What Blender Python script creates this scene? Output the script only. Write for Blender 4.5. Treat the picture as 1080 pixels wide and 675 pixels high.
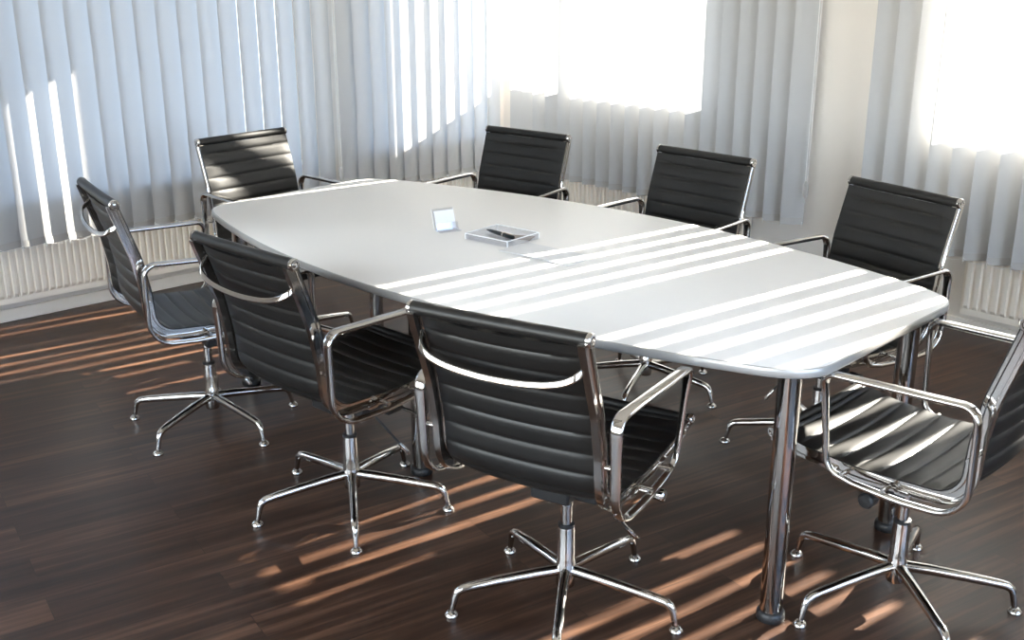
import bpy, bmesh, math, random
from mathutils import Vector, Matrix
random.seed(4)
PI = math.pi
for o in list(bpy.data.objects):
    bpy.data.objects.remove(o)
SC = bpy.context.scene
COL = SC.collection

# ------------------------------------------------------------------ camera
cam_d = bpy.data.cameras.new('camera')
cam_d.sensor_width = 36.0
cam_d.lens = 36.0 * 1164.48 / 1080.0
cam_d.clip_start = 0.05
cam = bpy.data.objects.new('camera', cam_d)
COL.objects.link(cam)
R_ = Vector((0.72013345, 0.6938332, -0.00181709))
U_ = Vector((-0.21656972, 0.22726547, 0.94944613))
F_ = Vector((-0.65917022, 0.68333439, -0.31392473))
cam.matrix_world = Matrix(((R_.x, U_.x, -F_.x, 2.4892), (R_.y, U_.y, -F_.y, -2.6365), (R_.z, U_.z, -F_.z, 1.6733), (0, 0, 0, 1)))
SC.camera = cam

# ------------------------------------------------------------------ light and exposure
PHI = -0.0607            # the room's walls are turned this much against the table
SUN_AZ, SUN_EL = math.radians(80.5), math.radians(21.6)
SC.view_settings.view_transform = 'Standard'
SC.view_settings.look = 'None'
SC.view_settings.exposure = 0.33
SC.view_settings.gamma = 1.0
SC.view_settings.use_curve_mapping = False
SC.cycles.use_denoising = True
SC.cycles.max_bounces = 12
SC.cycles.diffuse_bounces = 6
SC.cycles.glossy_bounces = 5
SC.cycles.transmission_bounces = 8
SC.cycles.transparent_max_bounces = 8
SC.cycles.caustics_reflective = False
SC.cycles.caustics_refractive = False
SC.cycles.sample_clamp_indirect = 6.0

world = bpy.data.worlds.new('sky')
SC.world = world
world.use_nodes = True
wn = world.node_tree
bg = wn.nodes['Background']
tc = wn.nodes.new('ShaderNodeTexCoord')
sx = wn.nodes.new('ShaderNodeSeparateXYZ')
cr = wn.nodes.new('ShaderNodeValToRGB')
cr.color_ramp.elements[0].position = 0.48
cr.color_ramp.elements[0].color = (0.58, 0.54, 0.48, 1)
cr.color_ramp.elements[1].position = 0.52
cr.color_ramp.elements[1].color = (0.84, 0.91, 1.0, 1)
e_ = cr.color_ramp.elements.new(0.9)
e_.color = (0.55, 0.72, 1.0, 1)
mp = wn.nodes.new('ShaderNodeMapRange')
mp.inputs['From Min'].default_value = -1
wn.links.new(tc.outputs['Generated'], sx.inputs[0])
wn.links.new(sx.outputs['Z'], mp.inputs['Value'])
wn.links.new(mp.outputs['Result'], cr.inputs[0])
# open bright sky behind the camera's side of the house, deeper blue to the left and towards the sun
dt = wn.nodes.new('ShaderNodeVectorMath')
dt.operation = 'DOT_PRODUCT'
dt.inputs[1].default_value = (math.cos(SUN_AZ), math.sin(SUN_AZ), 0.0)
wn.links.new(tc.outputs['Generated'], dt.inputs[0])
c2 = wn.nodes.new('ShaderNodeValToRGB')
c2.color_ramp.elements[0].position = 0.18
c2.color_ramp.elements[0].color = (0.88, 0.83, 0.76, 1)
c2.color_ramp.elements[1].position = 0.78
c2.color_ramp.elements[1].color = (0.20, 0.215, 0.24, 1)
for p_, c_ in ((0.38, (0.43, 0.51, 0.62, 1)), (0.50, (0.43, 0.51, 0.62, 1))):
    c2.color_ramp.elements.new(p_).color = c_
m2 = wn.nodes.new('ShaderNodeMapRange')
m2.inputs['From Min'].default_value = -1
wn.links.new(dt.outputs['Value'], m2.inputs['Value'])
wn.links.new(m2.outputs['Result'], c2.inputs[0])
mxs = wn.nodes.new('ShaderNodeMix')
mxs.data_type = 'RGBA'
mxs.blend_type = 'MULTIPLY'
mxs.inputs[0].default_value = 1.0
wn.links.new(cr.outputs[0], mxs.inputs[6])
wn.links.new(c2.outputs[0], mxs.inputs[7])
wn.links.new(mxs.outputs[2], bg.inputs['Color'])
bg.inputs['Strength'].default_value = 14.0

sun_d = bpy.data.lights.new('sun', 'SUN')
sun_d.energy = 70.0
sun_d.color = (1.0, 0.90, 0.78)
sun_d.angle = math.radians(0.6)
sun = bpy.data.objects.new('sun', sun_d)
COL.objects.link(sun)
tosun = Vector((math.cos(SUN_AZ) * math.cos(SUN_EL), math.sin(SUN_AZ) * math.cos(SUN_EL), math.sin(SUN_EL)))
sun.rotation_euler = tosun.to_track_quat('Z', 'Y').to_euler()
sun.location = tosun * 8

def room_pt(a, b, z=0.0):
    c, s = math.cos(PHI), math.sin(PHI)
    return Vector((c * a - s * b, s * a + c * b, z))

# ------------------------------------------------------------------ materials
def new_mat(name):
    m = bpy.data.materials.new(name)
    m.use_nodes = True
    return m, m.node_tree.nodes, m.node_tree.links, m.node_tree.nodes['Principled BSDF']

def simple(name, col, rough=0.5, metal=0.0, spec=0.5, noise=0.0, nscale=40.0, bump=0.0, coat=0.0):
    m, n, l, b = new_mat(name)
    b.inputs['Base Color'].default_value = (*col, 1)
    b.inputs['Roughness'].default_value = rough
    b.inputs['Metallic'].default_value = metal
    b.inputs['Specular IOR Level'].default_value = spec
    b.inputs['Coat Weight'].default_value = coat
    b.inputs['Coat Roughness'].default_value = 0.12
    if noise or bump:
        t = n.new('ShaderNodeTexCoord')
        x = n.new('ShaderNodeTexNoise')
        x.inputs['Scale'].default_value = nscale
        x.inputs['Detail'].default_value = 4
        l.new(t.outputs['Object'], x.inputs['Vector'])
        if noise:
            mx = n.new('ShaderNodeMix')
            mx.data_type = 'RGBA'
            mx.inputs[6].default_value = (*[c * (1 - noise) for c in col], 1)
            mx.inputs[7].default_value = (*[min(1, c * (1 + noise)) for c in col], 1)
            l.new(x.outputs['Fac'], mx.inputs[0])
            l.new(mx.outputs[2], b.inputs['Base Color'])
        if bump:
            bp = n.new('ShaderNodeBump')
            bp.inputs['Strength'].default_value = bump
            bp.inputs['Distance'].default_value = 0.002
            l.new(x.outputs['Fac'], bp.inputs['Height'])
            l.new(bp.outputs[0], b.inputs['Normal'])
    return m

M = {}
M['wall'] = simple('wall_paint', (0.84, 0.795, 0.74), 0.85, noise=0.02, nscale=6, bump=0.15)
M['ceiling'] = simple('ceiling_paint', (0.82, 0.82, 0.81), 0.9, noise=0.01, nscale=8)
M['trim'] = simple('trim_paint', (0.90, 0.84, 0.76), 0.5, noise=0.02)
M['frame'] = simple('window_plastic', (0.85, 0.86, 0.86), 0.35, noise=0.01)
M['radiator'] = simple('radiator_enamel', (0.96, 0.89, 0.79), 0.4, noise=0.02)
M['chrome'] = simple('polished_aluminium', (0.60, 0.58, 0.56), 0.09, metal=1.0, noise=0.03, nscale=15)
M['steel'] = simple('chromed_steel', (0.42, 0.395, 0.375), 0.07, metal=1.0, noise=0.03, nscale=10)
M['black'] = simple('black_plastic', (0.012, 0.012, 0.013), 0.45, noise=0.1)
M['weight'] = simple('slat_weight_plastic', (0.50, 0.49, 0.48), 0.5, noise=0.03)
M['cord'] = simple('white_cord', (0.85, 0.84, 0.82), 0.5, noise=0.02)
M['top'] = simple('white_laminate', (0.86, 0.85, 0.84), 0.50, noise=0.012, nscale=200, spec=0.35)
M['edge'] = simple('table_edge_band', (0.42, 0.415, 0.41), 0.32, metal=0.35, noise=0.02)
M['paper'] = simple('paper', (0.76, 0.77, 0.79), 0.7, noise=0.01)
M['pen'] = simple('pen_lacquer', (0.015, 0.02, 0.022), 0.2, noise=0.05)
M['pen_clip'] = simple('pen_metal', (0.6, 0.5, 0.42), 0.2, metal=1.0, noise=0.05)

def leather():
    m, n, l, b = new_mat('black_leather')
    t = n.new('ShaderNodeTexCoord')
    v = n.new('ShaderNodeTexVoronoi')
    v.inputs['Scale'].default_value = 260
    x = n.new('ShaderNodeTexNoise')
    x.inputs['Scale'].default_value = 9
    x.inputs['Detail'].default_value = 3
    l.new(t.outputs['Object'], v.inputs['Vector'])
    l.new(t.outputs['Object'], x.inputs['Vector'])
    mx = n.new('ShaderNodeMix')
    mx.data_type = 'RGBA'
    mx.inputs[6].default_value = (0.006, 0.0057, 0.0054, 1)
    mx.inputs[7].default_value = (0.0105, 0.010, 0.0095, 1)
    l.new(x.outputs['Fac'], mx.inputs[0])
    l.new(mx.outputs[2], b.inputs['Base Color'])
    b.inputs['Roughness'].default_value = 0.43
    b.inputs['Specular IOR Level'].default_value = 0.45
    bp = n.new('ShaderNodeBump')
    bp.inputs['Strength'].default_value = 0.18
    bp.inputs['Distance'].default_value = 0.0008
    l.new(v.outputs['Distance'], bp.inputs['Height'])
    l.new(bp.outputs[0], b.inputs['Normal'])
    return m
M['leather'] = leather()

def fabric(name, col, tcol, fac):
    """thin woven blind fabric: part of the light goes through, part is scattered back"""
    m = bpy.data.materials.new(name)
    m.use_nodes = True
    n, l = m.node_tree.nodes, m.node_tree.links
    n.remove(n['Principled BSDF'])
    out = n['Material Output']
    t = n.new('ShaderNodeTexCoord')
    w = n.new('ShaderNodeTexNoise')
    w.inputs['Scale'].default_value = 60
    l.new(t.outputs['Object'], w.inputs['Vector'])
    mr = n.new('ShaderNodeMapRange')
    mr.inputs['To Min'].default_value = fac - 0.03
    mr.inputs['To Max'].default_value = fac + 0.03
    l.new(w.outputs['Fac'], mr.inputs['Value'])
    d = n.new('ShaderNodeBsdfDiffuse')
    d.inputs['Color'].default_value = (*col, 1)
    tr = n.new('ShaderNodeBsdfTranslucent')
    tr.inputs['Color'].default_value = (*tcol, 1)
    mx = n.new('ShaderNodeMixShader')
    l.new(mr.outputs['Result'], mx.inputs[0])
    l.new(d.outputs[0], mx.inputs[1])
    l.new(tr.outputs[0], mx.inputs[2])
    l.new(mx.outputs[0], out.inputs['Surface'])
    return m
M['slat'] = fabric('blind_fabric', (0.54, 0.54, 0.54), (0.64, 0.68, 0.73), 0.17)

def glass():
    m, n, l, b = new_mat('window_glass')
    tr = n.new('ShaderNodeBsdfTransparent')
    tr.inputs['Color'].default_value = (0.95, 0.97, 0.97, 1)
    gl = n.new('ShaderNodeBsdfGlossy')
    gl.inputs['Roughness'].default_value = 0.02
    fr = n.new('ShaderNodeFresnel')
    fr.inputs['IOR'].default_value = 1.45
    mx = n.new('ShaderNodeMixShader')
    l.new(fr.outputs[0], mx.inputs[0])
    l.new(tr.outputs[0], mx.inputs[1])
    l.new(gl.outputs[0], mx.inputs[2])
    l.new(mx.outputs[0], n['Material Output'].inputs['Surface'])
    return m
M['glass'] = glass()

def acrylic():
    m, n, l, b = new_mat('clear_acrylic')
    tr = n.new('ShaderNodeBsdfTransparent')
    tr.inputs['Color'].default_value = (0.95, 0.96, 0.985, 1)
    gl = n.new('ShaderNodeBsdfGlossy')
    gl.inputs['Roughness'].default_value = 0.04
    mx = n.new('ShaderNodeMixShader')
    mx.inputs[0].default_value = 0.13
    l.new(tr.outputs[0], mx.inputs[1])
    l.new(gl.outputs[0], mx.inputs[2])
    l.new(mx.outputs[0], n['Material Output'].inputs['Surface'])
    return m
M['acrylic'] = acrylic()

def acrylic_edge():
    m, n, l, b = new_mat('acrylic_edge')
    b.inputs['Base Color'].default_value = (0.88, 0.90, 0.93, 1)
    b.inputs['Roughness'].default_value = 0.15
    return m
M['acrylic_edge'] = acrylic_edge()

def wood_floor():
    m, n, l, b = new_mat('dark_walnut_laminate')
    t = n.new('ShaderNodeTexCoord')
    mp = n.new('ShaderNodeMapping')
    mp.inputs['Rotation'].default_value = (0, 0, -math.radians(80))
    l.new(t.outputs['Object'], mp.inputs['Vector'])
    br = n.new('ShaderNodeTexBrick')
    br.offset = 0.37
    br.inputs['Color1'].default_value = (0.0, 0.0, 0.0, 1)
    br.inputs['Color2'].default_value = (1.0, 1.0, 1.0, 1)
    br.inputs['Mortar'].default_value = (0.5, 0.5, 0.5, 1)
    br.inputs['Scale'].default_value = 1.0
    br.inputs['Mortar Size'].default_value = 0.0012
    br.inputs['Brick Width'].default_value = 1.2
    br.inputs['Row Height'].default_value = 0.125
    l.new(mp.outputs[0], br.inputs['Vector'])
    # streaky grain along each plank
    mg = n.new('ShaderNodeMapping')
    mg.inputs['Scale'].default_value = (0.9, 16.0, 1.0)
    l.new(mp.outputs[0], mg.inputs['Vector'])
    off = n.new('ShaderNodeVectorMath')
    off.operation = 'ADD'
    cmb = n.new('ShaderNodeCombineXYZ')
    mul = n.new('ShaderNodeMath')
    mul.operation = 'MULTIPLY'
    mul.inputs[1].default_value = 37.0
    l.new(br.outputs['Color'], mul.inputs[0])
    l.new(mul.outputs[0], cmb.inputs['X'])
    l.new(mul.outputs[0], cmb.inputs['Z'])
    l.new(mg.outputs[0], off.inputs[0])
    l.new(cmb.outputs[0], off.inputs[1])
    g = n.new('ShaderNodeTexNoise')
    g.inputs['Scale'].default_value = 1.6
    g.inputs['Detail'].default_value = 7
    g.inputs['Roughness'].default_value = 0.62
    l.new(off.outputs[0], g.inputs['Vector'])
    add = n.new('ShaderNodeMath')
    add.operation = 'MULTIPLY_ADD'
    add.inputs[1].default_value = 0.10
    l.new(br.outputs['Color'], add.inputs[0])
    l.new(g.outputs['Fac'], add.inputs[2])
    cr = n.new('ShaderNodeValToRGB')
    es = cr.color_ramp.elements
    es[0].position = 0.34
    es[0].color = (0.014, 0.0068, 0.0042, 1)
    es[1].position = 0.80
    es[1].color = (0.130, 0.066, 0.039, 1)
    e = es.new(0.55)
    e.color = (0.042, 0.0205, 0.0125, 1)
    l.new(add.outputs[0], cr.inputs[0])
    seam = n.new('ShaderNodeMix')
    seam.data_type = 'RGBA'
    seam.inputs[7].default_value = (0.012, 0.008, 0.006, 1)
    sf = n.new('ShaderNodeMath')
    sf.operation = 'MULTIPLY'
    sf.inputs[1].default_value = 0.6
    l.new(br.outputs['Fac'], sf.inputs[0])
    l.new(sf.outputs[0], seam.inputs[0])
    l.new(cr.outputs[0], seam.inputs[6])
    l.new(seam.outputs[2], b.inputs['Base Color'])
    rr = n.new('ShaderNodeMapRange')
    rr.inputs['To Min'].default_value = 0.28
    rr.inputs['To Max'].default_value = 0.42
    l.new(g.outputs['Fac'], rr.inputs['Value'])
    l.new(rr.outputs[0], b.inputs['Roughness'])
    b.inputs['Specular IOR Level'].default_value = 0.29
    bp = n.new('ShaderNodeBump')
    bp.inputs['Strength'].default_value = 0.12
    bp.inputs['Distance'].default_value = 0.001
    l.new(g.outputs['Fac'], bp.inputs['Height'])
    l.new(bp.outputs[0], b.inputs['Normal'])
    return m
M['floor'] = wood_floor()

# ------------------------------------------------------------------ mesh helpers
class MB:
    def __init__(self):
        self.bm = bmesh.new()
    def face(self, pts):
        vs = [self.bm.verts.new(p) for p in pts]
        return self.bm.faces.new(vs)
    def box(self, c, s, rz=0.0, mat=None):
        mtx = Matrix.Translation(c) @ Matrix.Rotation(rz, 4, 'Z')
        if mat is not None:
            mtx = mat
        r = bmesh.ops.create_cube(self.bm, size=1.0)
        bmesh.ops.scale(self.bm, vec=s, verts=r['verts'])
        bmesh.ops.transform(self.bm, matrix=mtx, verts=r['verts'])
        return r['verts']
    def box2(self, a, b):
        a, b = Vector(a), Vector(b)
        return self.box((a + b) / 2, b - a)
    def rings(self, rings, closed_path=False, caps=True):
        vs = [[self.bm.verts.new(p) for p in r] for r in rings]
        n = len(vs[0])
        m = len(vs)
        for i in range(m if closed_path else m - 1):
            a, b = vs[i], vs[(i + 1) % m]
            for j in range(n):
                self.bm.faces.new((a[j], a[(j + 1) % n], b[(j + 1) % n], b[j]))
        if caps and not closed_path:
            self.bm.faces.new(list(reversed(vs[0])))
            self.bm.faces.new(vs[-1])
        return vs
    def tube(self, pts, r, n=12, caps=True):
        pts = [Vector(p) for p in pts]
        rs = r if isinstance(r, (list, tuple)) else [r] * len(pts)
        t0 = (pts[1] - pts[0]).normalized()
        ref = Vector((0, 0, 1)) if abs(t0.z) < 0.9 else Vector((1, 0, 0))
        nrm = (ref - t0 * ref.dot(t0)).normalized()
        out = []
        for i, p in enumerate(pts):
            if i == 0:
                t = t0
            elif i == len(pts) - 1:
                t = (pts[i] - pts[i - 1]).normalized()
            else:
                t = ((pts[i + 1] - p).normalized() + (p - pts[i - 1]).normalized()).normalized()
            nrm = (nrm - t * nrm.dot(t)).normalized()
            bn = t.cross(nrm)
            out.append([p + (nrm * math.cos(2 * PI * k / n) + bn * math.sin(2 * PI * k / n)) * rs[i] for k in range(n)])
        self.rings(out, caps=caps)
    def lathe(self, prof, c=(0, 0, 0), n=24, mat=None):
        c = Vector(c)
        out = []
        for (r, z) in prof:
            ring = [Vector((max(r, 1e-5) * math.cos(2 * PI * k / n), max(r, 1e-5) * math.sin(2 * PI * k / n), z)) for k in range(n)]
            out.append([(mat @ v) if mat is not None else (c + v) for v in ring])
        self.rings(out)
    def sweep_yz(self, path, prof, x0, closed=False, scale=None, tw=None):
        """sweep a profile [(a along x, b along the in-plane normal)] on a path in the YZ plane"""
        P = [Vector((0, p[0], p[1])) for p in path]
        m = len(P)
        out = []
        for i in range(m):
            if closed:
                t = (P[(i + 1) % m] - P[i - 1]).normalized()
            elif i == 0:
                t = (P[1] - P[0]).normalized()
            elif i == m - 1:
                t = (P[-1] - P[-2]).normalized()
            else:
                t = (P[i + 1] - P[i - 1]).normalized()
            nn = Vector((0, -t.z, t.y))
            s = scale[i] if scale else (1, 1)
            xo = x0(i) if callable(x0) else x0
            out.append([P[i] + Vector((xo + a * s[0], 0, 0)) + nn * (b * s[1]) for (a, b) in prof])
        self.rings(out, closed_path=closed)
    def build(self, name, mat, parent=None, smooth=True, bevel=0.0, segs=2, angle=40, loc=None, rz=0.0):
        bm = self.bm
        bmesh.ops.recalc_face_normals(bm, faces=bm.faces)
        me = bpy.data.meshes.new(name)
        bm.to_mesh(me)
        bm.free()
        me.materials.append(mat)
        o = bpy.data.objects.new(name, me)
        COL.objects.link(o)
        if parent is not None:
            o.parent = parent
        if loc is not None:
            o.location = loc
        o.rotation_euler.z = rz
        if bevel:
            b = o.modifiers.new('bevel', 'BEVEL')
            b.width = bevel
            b.segments = segs
            b.limit_method = 'ANGLE'
            b.angle_limit = math.radians(35)
        if smooth:
            me.polygons.foreach_set('use_smooth', [True] * len(me.polygons))
            try:
                me.set_sharp_from_angle(angle=math.radians(angle))
            except Exception:
                pass
        return o

def empty(name, loc=(0, 0, 0), rz=0.0):
    o = bpy.data.objects.new(name, None)
    o.empty_display_size = 0.1
    COL.objects.link(o)
    o.location = loc
    o.rotation_euler.z = rz
    return o

def tag(o, label=None, cat=None, group=None, kind=None):
    if label:
        o['label'] = label
    if cat:
        o['category'] = cat
    if group:
        o['group'] = group
    if kind:
        o['kind'] = kind
    return o

def copy_tree(o, parent=None):
    c = o.copy()
    COL.objects.link(c)
    if parent is not None:
        c.parent = parent
    for ch in list(KIDS.get(o.name, [])):
        copy_tree(ch, c)
    return c
KIDS = {}
def index_children():
    KIDS.clear()
    for o in COL.objects:
        if o.parent:
            KIDS.setdefault(o.parent.name, []).append(o)

def arc_poly(pts, radii, seg=7):
    """polyline through pts (2D) with rounded corners"""
    out = [tuple(pts[0])]
    for i in range(1, len(pts) - 1):
        a, b, c = Vector(pts[i - 1]), Vector(pts[i]), Vector(pts[i + 1])
        r = radii[i]
        if r <= 0:
            out.append(tuple(b))
            continue
        d1, d2 = (a - b).normalized(), (c - b).normalized()
        ang = d1.angle(d2)
        if ang > PI - 0.02:
            out.append(tuple(b))
            continue
        t = min(r / math.tan(ang / 2), (a - b).length * 0.49, (c - b).length * 0.49)
        rr = t * math.tan(ang / 2)
        p1, p2 = b + d1 * t, b + d2 * t
        ctr = b + (d1 + d2).normalized() * (rr / math.sin(ang / 2))
        v1, v2 = p1 - ctr, p2 - ctr
        for k in range(seg + 1):
            f = k / seg
            v = (v1 * (1 - f) + v2 * f)
            v = v.normalized() * rr if v.length > 1e-6 else v
            out.append(tuple(ctr + v))
    out.append(tuple(pts[-1]))
    return out

def resample(path, step):
    out = [Vector(path[0])]
    for a, b in zip(path[:-1], path[1:]):
        a, b = Vector(a), Vector(b)
        n = max(1, int(round((b - a).length / step)))
        for k in range(1, n + 1):
            out.append(a.lerp(b, k / n))
    return [tuple(v) for v in out]

def rrect(w, h, r, seg=3):
    pts = []
    for cx, cy, a0 in ((w / 2 - r, h / 2 - r, 0), (-w / 2 + r, h / 2 - r, 90), (-w / 2 + r, -h / 2 + r, 180), (w / 2 - r, -h / 2 + r, 270)):
        for k in range(seg + 1):
            a = math.radians(a0 + 90 * k / seg)
            pts.append((cx + r * math.cos(a), cy + r * math.sin(a)))
    return pts

# ------------------------------------------------------------------ the room
XL, XR, YB, YF, H = -2.727, 4.2, 2.38, -4.2, 2.70
TH = 0.30

def struct(o):
    o['kind'] = 'structure'
    return o

def wall_mesh(u0, u1, holes, axis, inner, outer):
    """wall from boxes around its openings; holes = [(u0,u1,z0,z1)] along the wall"""
    mb = MB()
    def bx(a0, a1, z0, z1):
        if a1 - a0 < 1e-4 or z1 - z0 < 1e-4:
            return
        lo, hi = min(inner, outer), max(inner, outer)
        if axis == 'x':
            mb.box2((a0, lo, z0), (a1, hi, z1))
        else:
            mb.box2((lo, a0, z0), (hi, a1, z1))
    cur = u0
    for (a0, a1, z0, z1) in sorted(holes):
        bx(cur, a0, 0, H)
        bx(a0, a1, 0, z0)
        bx(a0, a1, z1, H)
        cur = a1
    bx(cur, u1, 0, H)
    return mb

ZS, ZT = 0.93, 2.42
BW = [(-2.60, -0.93, ZS, ZT), (0.275, 2.65, ZS, ZT)]
LW = [(-2.2, 0.93, 0.55, ZT), (1.15, 2.26, 0.42, ZT)]
RW = [(-1.4, 3.6, 0.5, 2.35)]  # opening in the unseen front wall, added and sized for fill light
EW = [(-3.2, 0.9, 0.5, 2.35)]  # opening in the unseen right wall, also added for fill
struct(wall_mesh(XL - TH, XR + TH, BW, 'x', YB, YB + TH).build('wall_back', M['wall'], smooth=False, rz=PHI))
struct(wall_mesh(YF, YB, LW, 'y', XL, XL - TH).build('wall_left', M['wall'], smooth=False, rz=PHI))
struct(wall_mesh(XL - TH, XR + TH, RW, 'x', YF, YF - TH).build('wall_front', M['wall'], smooth=False, rz=PHI))
struct(wall_mesh(YF, YB, EW, 'y', XR, XR + TH).build('wall_right', M['wall'], smooth=False, rz=PHI))
mb = MB(); mb.box2((XL - TH, YF - TH, -0.1), (XR + TH, YB + TH, 0.0))
struct(mb.build('floor', M['floor'], smooth=False, rz=PHI))
mb = MB(); mb.box2((XL - TH, YF - TH, H), (XR + TH, YB + TH, H + 0.1))
struct(mb.build('ceiling', M['ceiling'], smooth=False, rz=PHI))

def skirting(name, a, b):
    mb = MB(); mb.box2(a, b)
    struct(mb.build(name, M['trim'], bevel=0.003, rz=PHI))
skirting('baseboard_back', (XL + 0.016, YB - 0.014, 0), (XR, YB, 0.062))
skirting('baseboard_left', (XL, YF, 0), (XL + 0.016, YB, 0.062))

def window(name, holes_u, axis, depth_c, mullions, outward, hh):
    u0, u1, z0, z1 = holes_u
    fr = MB()
    fw, fd = 0.05, 0.06
    def bx(a0, a1, b0, b1, d=fd):
        if axis == 'x':
            fr.box2((a0, depth_c - d / 2, b0), (a1, depth_c + d / 2, b1))
        else:
            fr.box2((depth_c - d / 2, a0, b0), (depth_c + d / 2, a1, b1))
    bx(u0, u0 + fw, z0, z1); bx(u1 - fw, u1, z0, z1)
    bx(u0 + fw, u1 - fw, z0, z0 + fw); bx(u0 + fw, u1 - fw, z1 - fw, z1)
    for (c, w) in mullions:
        bx(c - w / 2, c + w / 2, z0 + fw, z1 - fw, fd * 0.98)
    f = struct(fr.build(name, M['frame'], bevel=0.004, rz=PHI))
    g = MB()
    if axis == 'x':
        g.box2((u0 + 0.01, depth_c - 0.004, z0 + 0.01), (u1 - 0.01, depth_c + 0.004, z1 - 0.01))
    else:
        g.box2((depth_c - 0.004, u0 + 0.01, z0 + 0.01), (depth_c + 0.004, u1 - 0.01, z1 - 0.01))
    g.build('glass_pane', M['glass'], f, smooth=False)
    return f
YG = YB + 0.20
window('window_1', BW[0], 'x', YG, [(-1.995, 0.13)], 1, 0)
window('window_2', BW[1], 'x', YG, [(0.9975, 0.205), (1.85, 0.12)], 1, 0)
window('window_3', LW[0], 'y', XL - 0.20, [(-0.95, 0.12)], 1, 0)
window('window_4', LW[1], 'y', XL - 0.20, [(1.68, 0.10)], 1, 0)
window('fill_window_front', RW[0], 'x', YF - 0.20, [(0.2, 0.1), (2.0, 0.1)], 1, 0)  # invented window behind the camera, lets sky in as fill
window('fill_window_right', EW[0], 'y', XR + 0.20, [(-1.3, 0.1)], 1, 0)  # second invented window out of view, more sky fill from the right
# ------------------------------------------------------------------ radiators
def radiator(length, z0, z1, loc, rz, label, pitch=0.0335):
    """ribbed panel radiator, runs along local x, faces local -y, back at y=0"""
    root = tag(empty('radiator', loc, rz), label, 'radiator', 'panel radiators under the blinds')
    mb = MB()
    n = int(length / pitch)
    pitch = length / n
    y0 = -0.062
    prof = []
    for i in range(n):
        x = i * pitch
        prof += [(x, y0), (x + pitch * 0.30, y0), (x + pitch * 0.42, y0 - 0.011), (x + pitch * 0.88, y0 - 0.011)]
    prof += [(length, y0)]
    zs = [z0, z0 + 0.028, z0 + 0.045, z1 - 0.045, z1 - 0.028, z1]
    ks = [0, 0, 1, 1, 0, 0]
    rows = []
    for z, k in zip(zs, ks):
        rows.append([mb.bm.verts.new((x, y0 + (y - y0) * k, z)) for (x, y) in prof])
    for r in range(len(rows) - 1):
        for i in range(len(prof) - 1):
            mb.bm.faces.new((rows[r][i], rows[r][i + 1], rows[r + 1][i + 1], rows[r + 1][i]))
    mb.box2((0, y0 + 0.0005, z0), (length, y0 + 0.012, z1))
    mb.build('front_panel', M['radiator'], root, angle=25)
    g = MB()
    g.box2((0.004, -0.05, z1 - 0.012), (length - 0.004, -0.012, z1 + 0.001))
    g.box2((0.02, -0.03, z0 + 0.01), (length - 0.02, -0.018, z1 - 0.012))
    for i in range(int(length / 0.03)):
        g.box2((0.015 + i * 0.03, -0.048, z1 - 0.002), (0.028 + i * 0.03, -0.014, z1 + 0.003))
    g.build('top_grille', M['radiator'], root, smooth=False)
    for x in (0.0, length - 0.003):
        s = MB(); s.box2((x, -0.062, z0), (x + 0.003, -0.01, z1 + 0.002))
        s.build('side_cover', M['radiator'], root, smooth=False)
    for x in (0.15, length - 0.15):
        s = MB(); s.box2((x - 0.015, -0.018, z0 + 0.06), (x + 0.015, -0.0005, z1 - 0.04))
        s.build('bracket', M['radiator'], root, smooth=False)
    return root
radiator(2.0, 0.10, 0.60, room_pt(XL, -1.55), PHI + PI / 2, 'cream ribbed panel radiator under the left blinds behind the leftmost chair', 0.0335)
radiator(0.98, 0.10, 0.60, room_pt(XL, 1.12), PHI + PI / 2, 'cream ribbed panel radiator under the blinds next to the room corner, left side', 0.0335)
radiator(1.72, 0.10, 0.60, room_pt(-2.46, YB), PHI, 'cream ribbed panel radiator seen between the two chairs on the far long side', 0.0335)
radiator(2.0, 0.10, 0.60, room_pt(0.47, YB), PHI, 'cream ribbed panel radiator at the right edge under the right blinds', 0.0425)

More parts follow.
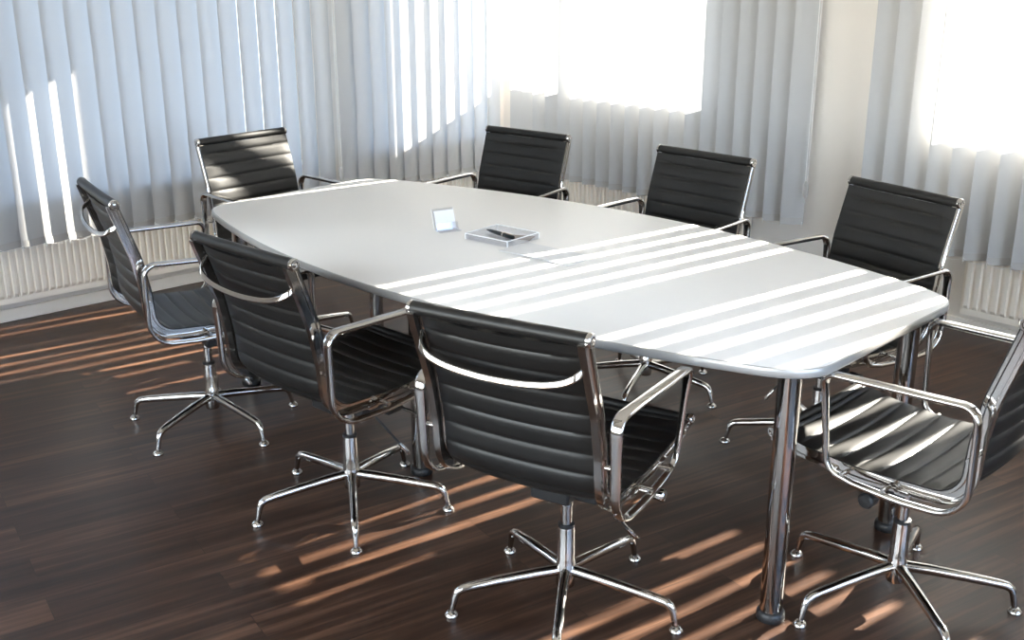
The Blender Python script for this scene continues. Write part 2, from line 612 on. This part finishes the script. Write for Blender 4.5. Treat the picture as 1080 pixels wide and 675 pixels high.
# ------------------------------------------------------------------ vertical blinds
def make_blind(length, n, width, theta, loc, rz, label, zb=0.376, zt=2.60, cords=(), tilt_jit=1.5, closed=None):
    """hangs along local x, local -y points into the room; theta turns each slat's right edge towards the wall"""
    root = tag(empty('vertical_blind', loc, rz), label, 'blind', 'vertical blinds')
    hr = MB(); hr.box2((-0.02, -0.022, zt), (length + 0.02, 0.022, zt + 0.04))
    hr.build('head_rail', M['frame'], root, bevel=0.003)
    sm = MB()
    K = 8
    z0, z1 = zb, zt - 0.005
    zz = [z0, z0 + 0.036, z0 + 0.037, 0.9, 1.5, 2.1, z1]
    rows = []
    for z in zz:
        rows.append([sm.bm.verts.new((width * (k / K - 0.5), -0.004 * (1 - (2 * k / K - 1) ** 2), z)) for k in range(K + 1)])
    for r in range(len(rows) - 1):
        for k in range(K):
            sm.bm.faces.new((rows[r][k], rows[r][k + 1], rows[r + 1][k + 1], rows[r + 1][k]))
    first = sm.build('slat', M['slat'], root)
    wm = MB()
    rings = []
    for k in range(K + 1):
        x = (width - 0.006) * (k / K - 0.5)
        y = -0.004 * (1 - (2 * k / K - 1) ** 2)
        rings.append([Vector((x, y - 0.0016, z0 + 0.002)), Vector((x, y + 0.0016, z0 + 0.002)), Vector((x, y + 0.0016, z0 + 0.034)), Vector((x, y - 0.0016, z0 + 0.034))])
    wm.rings(rings)
    wt = wm.build('slat_weight', M['weight'], first)
    p = length / n
    ends = []
    for i in range(n):
        if i == 0:
            s, w = first, wt
        else:
            s = first.copy(); COL.objects.link(s); s.parent = root
            w = wt.copy(); COL.objects.link(w); w.parent = s
        th = theta + math.radians(random.uniform(-tilt_jit, tilt_jit))
        if closed and i < closed[0]:
            th = closed[1]
        s.location = ((i + 0.5) * p, 0, 0)
        s.rotation_euler.z = th
        c = Vector(((i + 0.5) * p, 0, 0)); d = Vector((math.cos(th), math.sin(th), 0)) * width / 2 * 0.92
        ends.append((c - d, c + d))
    # bead chains linking the weights at both edges
    ch = MB()
    for side in (0, 1):
        for a, b in zip(ends[:-1], ends[1:]):
            A, B = a[side], b[side]
            pts = []
            for k in range(9):
                f = k / 8
                q = A.lerp(B, f)
                pts.append(Vector((q.x, q.y - 0.004, zb + 0.012 - 0.016 * (1 - (2 * f - 1) ** 2))))
            ch.tube(pts, 0.0013, n=5)
        for a in ends:
            q = a[side]
            ch.tube([(q.x, q.y - 0.004, zb + 0.014), (q.x, q.y - 0.004, zb - 0.012)], 0.0016, n=5)
    ch.build('bottom_chain', M['cord'], root)
    for (cx, cy, cz) in cords:
        c = MB()
        for dx in (-0.006, 0.006):
            c.tube([(cx + dx, cy, zt), (cx + dx, cy, cz + 0.08)], 0.0022, n=6)
        c.build('pull_cord', M['cord'], root)
        w = MB()
        w.lathe([(0.001, 0.09), (0.006, 0.088), (0.014, 0.07), (0.017, 0.045), (0.014, 0.02), (0.006, 0.003), (0.001, 0.0)], n=16,
                mat=Matrix.Translation((cx, cy, cz)) @ Matrix.Diagonal((1, 0.5, 1, 1)))
        w.build('cord_weight', M['weight'], root)
    return root

OFF = 0.125
PB = 0.107
TB = math.radians(42)
# gaps of the right blind stand at 0.38 + k * 0.107, those of the left one at -1.01 - k * 0.107
x0r = 0.38 - PB * 4
make_blind(PB * 21, 21, 0.115, TB, room_pt(x0r, YB - OFF), PHI, 'grey white vertical blind at the right edge, glowing in the sun',
           tilt_jit=1.0)
n1 = 20
x1 = -1.01 + PB * 6
make_blind(PB * n1, n1, 0.115, TB, room_pt(x1 - PB * n1, YB - OFF), PHI, 'vertical blind between the room corner and the bare wall strip, cord at its right end',
           tilt_jit=1.0, cords=[(PB * n1 + 0.02, -0.01, 0.52)], closed=(2, math.radians(15)))
make_blind(0.11 * 25, 25, 0.136, math.radians(17), room_pt(XL + OFF, 0.985 - 0.11 * 25), PHI + PI / 2, 'bluish white vertical blind along the left wall with a cord at its right end',
           cords=[(0.11 * 25 + 0.02, -0.02, 0.45)])
make_blind(0.11 * 11, 11, 0.127, math.radians(9), room_pt(XL + OFF, 1.03), PHI + PI / 2, 'cream white vertical blind on the left wall next to the room corner')

# ------------------------------------------------------------------ the table
TL, TE, TM = 1.322, 0.412, 0.6612
def table_outline(inset=0.0, n=40):
    L, we, wm = TL - inset, TE - inset, TM - inset
    cx = 0.10
    pts = []
    def side(s, rev):
        p = []
        for k in range(n + 1):
            x = -L + 2 * L * k / n
            p.append((x, s * (we + (wm - we) * (1 - (x / L) ** 2))))
        return list(reversed(p)) if rev else p
    lower = side(-1, False)
    upper = side(1, True)
    corner = 0.095
    def trim(p):
        return [q for q in p if abs(q[0]) < L - corner]
    lo, up = trim(lower), trim(upper)
    def bez(a, b, c, k=8):
        out = []
        for i in range(k + 1):
            t = i / k
            out.append(((1 - t) ** 2 * a[0] + 2 * t * (1 - t) * b[0] + t * t * c[0], (1 - t) ** 2 * a[1] + 2 * t * (1 - t) * b[1] + t * t * c[1]))
        return out
    pts += lo
    pts += bez(lo[-1], (L, -we), (L, -we + corner))
    pts += bez((L, we - corner), (L, we), up[0])
    pts += up
    pts += bez(up[-1], (-L, we), (-L, we - corner))
    pts += bez((-L, -we + corner), (-L, -we), lo[0])
    out = []
    for q in pts:
        if not out or (Vector(q) - Vector(out[-1])).length > 1e-4:
            out.append(q)
    if (Vector(out[0]) - Vector(out[-1])).length < 1e-4:
        out.pop()
    return out

table = tag(empty('conference_table', (0, 0, 0)), 'long white boat-shaped conference table on round chrome legs', 'table')
ZT_ = 0.74
def loft(stack):
    mb = MB()
    mb.rings([[Vector((x, y, z)) for (x, y) in table_outline(ins)] for (ins, z) in stack])
    return mb
loft([(0.014, ZT_ - 0.024), (0.0045, ZT_ - 0.024), (0.0045, ZT_ - 0.0008), (0.006, ZT_)]).build('tabletop', M['top'], table, angle=30)
def band():
    mb = MB()
    prof = [(0.006, ZT_ - 0.026), (0.002, ZT_ - 0.0235), (0.0, ZT_ - 0.018), (0.0, ZT_ - 0.006), (0.0015, ZT_ - 0.0015), (0.0045, ZT_ - 0.0003), (0.0048, ZT_ - 0.004), (0.0048, ZT_ - 0.022)]
    loops = [[Vector((x, y, z)) for (x, y) in table_outline(ins)] for (ins, z) in prof]
    vs = [[mb.bm.verts.new(p) for p in r] for r in loops]
    m, n = len(vs), len(vs[0])
    for i in range(m):
        a, b = vs[i], vs[(i + 1) % m]
        for j in range(n):
            mb.bm.faces.new((a[j], a[(j + 1) % n], b[(j + 1) % n], b[j]))
    return mb
band().build('edge_band', M['edge'], table)
LX, LY = 1.22, 0.335
for (lx, ly) in ((LX, -LY), (LX, LY), (-0.10, -0.397), (-0.10, 0.397), (-LX, -LY), (-LX, LY)):
    mb = MB()
    mb.lathe([(0.0295, 0.028), (0.0295, 0.045), (0.030, 0.05), (0.030, 0.700), (0.055, 0.703), (0.055, ZT_ - 0.0245)], (0, 0, 0), n=32)
    leg = mb.build('leg', M['steel'], table, loc=(lx, ly, 0))
    ft = MB()
    ft.lathe([(0.036, 0.0), (0.038, 0.004), (0.037, 0.022), (0.031, 0.0285), (0.0285, 0.029)], (0, 0, 0), n=32)
    ft.build('leg_foot', M['black'], leg)

# ------------------------------------------------------------------ the chair
# local frame: sitter looks along +y, x is the sitter's right, origin on the floor under the column
SIDE_X = 0.220
SIDE = [(-0.322, 0.908), (-0.262, 0.715), (-0.243, 0.60), (-0.236, 0.455), (0.02, 0.440), (0.18, 0.451), (0.272, 0.472)]
SIDE_R = [0, 0.30, 0.30, 0.085, 0.4, 0.3, 0]

def side_path():
    return resample(arc_poly(SIDE, SIDE_R, 8), 0.02)

def chair():
    root = empty('office_chair')
    path = side_path()
    # two cast side frames with a groove on the outer face
    prof = [(-0.009, -0.025), (0.009, -0.025), (0.009, -0.017), (0.0045, -0.015), (0.0045, -0.001), (0.009, 0.001), (0.009, 0.008), (-0.009, 0.008),
            (-0.009, 0.001), (-0.0045, -0.001), (-0.0045, -0.015), (-0.009, -0.017)]
    for s in (-1, 1):
        mb = MB()
        mb.sweep_yz(path, prof, s * SIDE_X)
        mb.build('side_frame', M['chrome'], root, angle=50)
    # the sling: padded leather with cross welds; split into backrest and seat at the lowest curve
    off = [(p[0], p[1]) for p in resample(arc_poly(SIDE, SIDE_R, 8), 0.0034)]
    # arc length
    S = [0.0]
    for a, b in zip(off[:-1], off[1:]):
        S.append(S[-1] + (Vector(b) - Vector(a)).length)
    tot = S[-1]
    split = None
    for i, p in enumerate(off):
        if p[0] > -0.19 and p[1] < 0.5:
            split = i
            break
    rib = 0.054
    def sheet(i0, i1):
        mb = MB()
        half = 0.219
        NX = 20
        top, bot = [], []
        for i in range(i0, i1 + 1):
            a = Vector(off[max(0, i - 1)]); b = Vector(off[min(len(off) - 1, i + 1)])
            t = (b - a).normalized()
            nn = Vector((-t.y, t.x))
            if nn.dot(Vector((0.5, 1.0))) < 0:
                nn = -nn
            ph = (S[i] % rib) / rib
            bul = max(0.0, 1 - abs(2 * ph - 1) ** 3.5) ** 0.7
            # the sling sags between the frames
            r1, r2 = [], []
            O = Vector(off[i])
            for k in range(NX + 1):
                u = -1 + 2 * k / NX
                sag = -0.012 * (1 - u * u)
                edge = 1 - abs(u) ** 10
                pt = O + nn * (0.0115 + sag + 0.0070 * bul * edge)
                pb = O + nn * (0.0005 + sag - 0.0068 * bul * edge)
                r1.append(Vector((u * 0.2290, pt.x, pt.y)))
                r2.append(Vector((u * 0.2100, pb.x, pb.y)))
            lip = O + nn * 0.0087
            top.append(r1 + [Vector((0.2290, lip.x, lip.y)), Vector((0.2100, lip.x, lip.y))] + list(reversed(r2))
                       + [Vector((-0.2100, lip.x, lip.y)), Vector((-0.2290, lip.x, lip.y))])
        mb.rings(top)
        return mb
    sheet(5, split).build('backrest', M['leather'], root, angle=60)
    sheet(split, len(off) - 7).build('seat', M['leather'], root, angle=60)
    # rolled ends of the sling with chrome caps
    for nm, (y, z), r, capn in (('back_roll', SIDE[0], 0.0165, 'back_roll_cap'), ('seat_roll', SIDE[-1], 0.014, 'seat_roll_cap')):
        mb = MB()
        pts, rs = [], []
        for k in range(17):
            u = -1 + 2 * k / 16
            pts.append((u * 0.2265, y - 0.003 * (1 - u * u), z))
            rs.append(r)
        mb.tube(pts, rs, n=18)
        roll = mb.build(nm, M['leather'], root, angle=60)
        for s in (-1, 1):
            c = MB()
            mt = Matrix.Translation((s * 0.2260, y, z)) @ Matrix.Rotation(s * PI / 2, 4, 'Y')
            c.lathe([(0.001, 0.0), (r + 0.0005, 0.0), (r + 0.001, 0.004), (r + 0.001, 0.008), (r - 0.002, 0.011), (r * 0.62, 0.011), (r * 0.55, 0.008), (r * 0.3, 0.008), (r * 0.28, 0.0115), (0.001, 0.012)], n=22, mat=mt)
            c.build(capn, M['chrome'], roll, angle=30)
    # the arm loops
    AP = [(0.02, 0.4225), (0.094, 0.436), (0.110, 0.697), (-0.262, 0.705), (-0.262, 0.60), (-0.262, 0.428), (-0.10, 0.4175), (0.02, 0.4225)]
    arm_raw = arc_poly(AP, [0, 0.045, 0.027, 0.038, 0.6, 0.095, 0.4, 0], 8)
    arm_path = resample(arm_raw, 0.025)[:-1]
    def arm_x(p):
        y, z = p
        f = max(0.0, min(1.0, (z - 0.43) / 0.26))
        g = max(0.0, min(1.0, (y + 0.25) / 0.34))
        return 0.262 + f * (0.003 + 0.018 * g)
    for s in (-1, 1):
        mb = MB()
        sc = []
        for (y, z) in arm_path:
            w = 1.0
            if z > 0.66:
                w = 1.45
            if y > 0.03 and z < 0.66:
                w = 0.8
            if y < -0.2 and 0.5 < z <= 0.66:
                w = 1.2
            sc.append([w, 1.0])
        # soften width changes
        for _ in range(3):
            sc = [[(sc[i - 1][0] + sc[i][0] + sc[(i + 1) % len(sc)][0]) / 3, 1.0] for i in range(len(sc))]
        mb.sweep_yz(arm_path, rrect(0.022, 0.014, 0.0055), lambda i: s * arm_x(arm_path[i]), closed=True, scale=sc)
        a = mb.build('armrest', M['chrome'], root, angle=60)
        for (y, z) in ((-0.252, 0.575), (-0.06, 0.432), (0.05, 0.436)):
            b = MB()
            b.tube([(s * 0.232, y, z), (s * 0.268, y, z)], 0.006, n=10)
            b.build('connector', M['chrome'], a)
    # antler shaped brace behind the back
    ctrl = [(0.217, -0.300, 0.850), (0.212, -0.314, 0.836), (0.200, -0.336, 0.820), (0.165, -0.348, 0.804), (0.10, -0.356, 0.793), (0.0, -0.359, 0.788)]
    pts = []
    full = ctrl + [(-x, y, z) for (x, y, z) in reversed(ctrl[:-1])]
    V = [Vector(p) for p in full]
    for i in range(len(V) - 1):
        p0, p1, p2, p3 = V[max(0, i - 1)], V[i], V[i + 1], V[min(len(V) - 1, i + 2)]
        for k in range(5):
            t = k / 5
            pts.append(0.5 * ((2 * p1) + (-p0 + p2) * t + (2 * p0 - 5 * p1 + 4 * p2 - p3) * t * t + (-p0 + 3 * p1 - 3 * p2 + p3) * t ** 3))
    pts.append(V[-1])
    mb = MB()
    rings = []
    for i, p in enumerate(pts):
        t = (pts[min(len(pts) - 1, i + 1)] - pts[max(0, i - 1)]).normalized()
        up = Vector((0, 0.35, 1)); up = (up - t * up.dot(t)).normalized()
        bn = t.cross(up)
        f = 0.55 + 0.45 * min(1, min(i, len(pts) - 1 - i) / 8)
        rings.append([p + up * b * f + bn * a for (a, b) in rrect(0.008, 0.017, 0.0035)])
    mb.rings(rings)
    mb.build('back_brace', M['chrome'], root, angle=60)
    # crossbars and tilt mechanism
    mb = MB()
    for y, z in ((0.10, 0.428), (-0.09, 0.424)):
        mb.rings([[Vector((x, y + a, z - 0.014 * (1 - (x / 0.235) ** 2) + b)) for (a, b) in rrect(0.034, 0.012, 0.004)] for x in [-0.232 + 0.464 * k / 16 for k in range(17)]])
    mb.build('seat_spreader', M['chrome'], root, angle=60)
    mb = MB()
    mb.box2((-0.055, -0.10, 0.345), (0.055, 0.11, 0.405))
    mb.box2((-0.10, -0.03, 0.325), (0.10, 0.09, 0.365))
    mb.box2((0.075, 0.07, 0.30), (0.105, 0.135, 0.35))
    mb.box2((-0.035, 0.10, 0.36), (0.035, 0.155, 0.398))
    mb.build('tilt_mechanism', M['black'], root, bevel=0.006)
    mb = MB()
    mt = Matrix.Translation((0.095, 0.115, 0.318)) @ Matrix.Rotation(PI / 2, 4, 'Y')
    mb.lathe([(0.006, 0.0), (0.006, 0.095), (0.017, 0.098), (0.018, 0.103), (0.018, 0.13), (0.015, 0.134), (0.001, 0.135)], n=20, mat=mt)
    mb.build('tension_knob', M['chrome'], root, angle=35)
    mb = MB()
    mt = Matrix.Translation((-0.095, 0.02, 0.345)) @ Matrix.Rotation(-PI / 2, 4, 'Y')
    mb.lathe([(0.006, 0.0), (0.006, 0.05), (0.019, 0.054), (0.021, 0.06), (0.021, 0.09), (0.016, 0.095), (0.001, 0.096)], n=20, mat=mt)
    mb.build('height_knob', M['black'], root, angle=35)
    mb = MB()
    mb.tube([(0.05, 0.0, 0.352), (0.095, 0.02, 0.320), (0.140, 0.085, 0.205)], 0.0042, n=8)
    lv = mb.build('tilt_lever', M['black'], root)
    mb = MB()
    mb.tube([(0.137, 0.080, 0.213), (0.142, 0.087, 0.202), (0.153, 0.101, 0.178), (0.155, 0.104, 0.174)], [0.005, 0.0065, 0.0075, 0.003], n=10)
    mb.build('lever_tip', M['chrome'], lv)
    # column
    mb = MB()
    mb.lathe([(0.012, 0.062), (0.024, 0.062), (0.026, 0.068), (0.026, 0.135), (0.0235, 0.140), (0.0235, 0.232), (0.0225, 0.238), (0.016, 0.238)], n=28)
    mb.build('base_column', M['chrome'], root, angle=30)
    mb = MB(); mb.lathe([(0.0165, 0.233), (0.0225, 0.234), (0.0225, 0.246), (0.0165, 0.248)], n=24)
    mb.build('column_ring', M['black'], root)
    mb = MB(); mb.lathe([(0.0155, 0.235), (0.0155, 0.30), (0.0175, 0.302), (0.0175, 0.365)], n=24)
    mb.build('gas_spring', M['chrome'], root, angle=30)
    return root

def add_base(root, deg):
    legs = []
    R = 0.317
    for k in range(5):
        a = math.radians(deg + 72 * k)
        mb = MB()
        # tapered arm, elbow and post, in the plane of local x
        pts = [(0.020, 0.108), (0.08, 0.104), (0.18, 0.094), (0.255, 0.085), (0.280, 0.081), (0.293, 0.073), (0.300, 0.060), (0.307, 0.030), (0.309, 0.018)]
        wid = [0.0150, 0.0150, 0.0140, 0.0128, 0.0122, 0.0112, 0.0100, 0.0080, 0.0072]
        mb.tube([(x, 0, z) for (x, z) in pts], wid, n=14)
        leg = mb.build('leg', M['chrome'], root, rz=a)
        g = MB()
        g.lathe([(0.0185, 0.0), (0.0195, 0.003), (0.018, 0.009), (0.011, 0.0155), (0.007, 0.018), (0.001, 0.0185)], (0.3115, 0, 0), n=18)
        g.build('glide', M['chrome'], leg, angle=50)
        legs.append(leg)
    return legs

base_chair = chair()
add_base(base_chair, 0)
index_children()

CH = [  # x, y, facing deg, foot deg, label
    (-0.985, -0.655, -13.6, 2.26, 'black ribbed leather office chair nearest the left radiator, turned slightly away from the long side'),
    (-0.090, -0.699, 1.6, 35.27, 'middle of the three black office chairs on the near long side, back towards the camera'),
    (0.783, -0.662, 13.3, 18.8, 'black office chair closest to the camera in the centre foreground, seen from behind'),
    (-1.462, 0.082, -87.3, 20.0, 'black office chair at the far left end of the table, sunlight on its backrest'),
    (-0.900, 0.688, 185.0, 10.0, 'black office chair on the far long side in front of the room corner'),
    (-0.022, 0.742, 177.4, 4.0, 'black office chair on the far long side, middle one, in front of the blind'),
    (0.780, 0.675, 165.0, 65.0, 'rightmost black office chair on the far long side, before the bare wall strip'),
    (1.415, -0.027, 88.6, 31.5, 'black office chair at the right end of the table, sun stripes across its seat'),
]
for i, (x, y, deg, fd, lab) in enumerate(CH):
    c = base_chair if i == 0 else copy_tree(base_chair)
    c.location = (x, y, 0)
    c.rotation_euler.z = math.radians(deg)
    lift = 0.007 + {1: -0.005, 2: -0.004, 3: -0.012, 4: -0.014, 5: -0.011, 6: -0.022}.get(i, 0.0)
    tilt = math.radians({2: 2.6, 1: 1.8}.get(i, 0.0))
    if lift:
        for ch in [k for k in COL.objects if k.parent == c]:
            if not ch.name.startswith(('leg', 'base_column', 'column_ring', 'gas_spring')):
                # seat and back recline together about the tilt mechanism
                pv = Vector((0, 0, 0.38))
                ch.location = ch.location + pv - Matrix.Rotation(tilt, 3, 'X') @ pv + Vector((0, 0, lift))
                ch.rotation_euler.x = tilt
    tag(c, lab, 'chair', 'office chairs around the conference table')
for o in [o for o in COL.objects if o.parent is None and o.name.startswith('office_chair')]:
    # the star base swivels against the seat: turn its legs to their own bearing
    i = [k for k, c in enumerate(CH) if (Vector((c[0], c[1])) - o.location.xy).length < 1e-3][0]
    k = 0
    for ch in COL.objects:
        if ch.parent == o and ch.name.startswith('leg'):
            ch.rotation_euler.z = math.radians(CH[i][3] - CH[i][2] + 72 * k)
            k += 1

# ------------------------------------------------------------------ things on the table
# clear slanted leaflet holder with white leaflets
hold = tag(empty('leaflet_holder', (-0.345, -0.03, ZT_), math.radians(72)), 'clear acrylic stand left of the pen tray, holding white leaflets', 'leaflet holder')
mb = MB()
def plate(mb, pts, t):
    """thin plate from 4 corner points, thickness t along its normal"""
    P = [Vector(p) for p in pts]
    n = (P[1] - P[0]).cross(P[3] - P[0]).normalized() * t
    mb.rings([[p for p in P], [p + n for p in P]])
W = 0.042
plate(mb, [(-W, 0.02, 0.002), (W, 0.02, 0.002), (W, 0.045, 0.072), (-W, 0.045, 0.072)], 0.002)
plate(mb, [(-W, 0.02, 0.0005), (W, 0.02, 0.0005), (W, -0.03, 0.0005), (-W, -0.03, 0.0005)], -0.002)
plate(mb, [(-W, -0.004, 0.003), (W, -0.004, 0.003), (W, 0.003, 0.028), (-W, 0.003, 0.028)], 0.002)
mb.build('holder_body', M['acrylic'], hold, smooth=False)
for s in (-1, 1):
    mb = MB()
    mb.tube([(s * W, 0.018, 0.004), (s * W, 0.043, 0.072)], 0.0012, n=6)
    mb.tube([(s * W, -0.03, 0.002), (s * W, 0.02, 0.002)], 0.0014, n=6)
    mb.build('holder_edge', M['acrylic_edge'], hold)
for k in range(3):
    lf = MB()
    y = 0.0135 - k * 0.004
    plate(lf, [(-0.037, y, 0.006), (0.037, y, 0.006), (0.037, y + 0.021, 0.066 - k * 0.004), (-0.037, y + 0.021, 0.066 - k * 0.004)], 0.0008)
    o = lf.build('leaflet', M['paper'], None, smooth=False)
    o.location = hold.location; o.rotation_euler.z = hold.rotation_euler.z
    tag(o, ['small white leaflet in the clear holder, rearmost of three', 'small white leaflet in the clear holder, middle of three', 'small white leaflet in the clear holder, front one of three'][k], 'leaflet', 'leaflets in the clear holder')

# clear tray
tray = tag(empty('pen_tray', (-0.115, 0.015, ZT_), math.radians(4)), 'low clear acrylic tray with bright edges in the middle of the table, pen inside', 'tray')
TW, TD, THt = 0.095, 0.085, 0.022
mb = MB()
mb.box2((-TW, -TD, 0.0), (TW, TD, 0.003))
mb.box2((-TW, -TD, 0.003), (TW, -TD + 0.003, THt))
mb.box2((-TW, TD - 0.003, 0.003), (TW, TD, THt))
mb.box2((-TW, -TD + 0.003, 0.003), (-TW + 0.003, TD - 0.003, THt))
mb.box2((TW - 0.003, -TD + 0.003, 0.003), (TW, TD - 0.003, THt))
mb.build('tray_body', M['acrylic'], tray, smooth=False)
mb = MB()
for z in (THt,):
    q = [(-TW, -TD, z), (TW, -TD, z), (TW, TD, z), (-TW, TD, z)]
    for a, b in zip(q, q[1:] + q[:1]):
        mb.tube([a, b], 0.0017, n=6)
for (x, y) in ((-TW, -TD), (TW, -TD), (TW, TD), (-TW, TD)):
    mb.tube([(x, y, 0.001), (x, y, THt)], 0.0017, n=6)
mb.build('tray_rim', M['acrylic_edge'], tray)

pen = tag(empty('ballpoint_pen', (-0.135, 0.03, ZT_ + 0.0120), math.radians(-8)), 'thick dark pen lying in the clear tray', 'pen')
mtx = Matrix.Rotation(PI / 2, 4, 'Y')
mb = MB(); mb.lathe([(0.001, -0.084), (0.002, -0.082), (0.006, -0.060), (0.0075, -0.02), (0.0075, 0.012)], n=14, mat=mtx)
mb.build('barrel', M['pen'], pen)
mb = MB(); mb.lathe([(0.0078, 0.012), (0.0078, 0.064), (0.006, 0.070), (0.001, 0.071)], n=14, mat=mtx)
mb.build('cap', M['pen'], pen)
mb = MB(); mb.lathe([(0.0082, 0.010), (0.0082, 0.017)], n=14, mat=mtx); mb.box2((0.018, -0.0015, 0.0074), (0.062, 0.0015, 0.0098))
mb.build('clip', M['pen_clip'], pen)
cd = MB(); cd.box2((-0.045, -0.028, 0), (0.045, 0.028, 0.0015))
c = cd.build('business_card', M['pen_clip'], None, loc=(-0.075, 0.062, ZT_ + 0.0032), rz=math.radians(25))
c.data.materials[0] = simple('brown_card', (0.20, 0.15, 0.12), 0.5, noise=0.05)
tag(c, 'small brown card lying in the clear tray beside the pen', 'card')

# folded sheet lying by the sun stripes
mb = MB()
N = 12
rt, rb = [], []
rings = []
for k in range(N + 1):
    x = -0.145 + 0.29 * k / N
    lift = 0.004 * math.sin(PI * k / N)
    rings.append([Vector((x, -0.075, 0.0004 + lift)), Vector((x, 0.075, 0.0004)), Vector((x, 0.075, 0.0016)), Vector((x, -0.075, 0.0024 + lift))])
mb.rings(rings)
lf = mb.build('folded_sheet', M['paper'], None, smooth=False, loc=(0.135, -0.03, ZT_ + 0.0002), rz=math.radians(3))
tag(lf, 'white folded sheet lying flat on the table in front of the clear tray', 'paper')
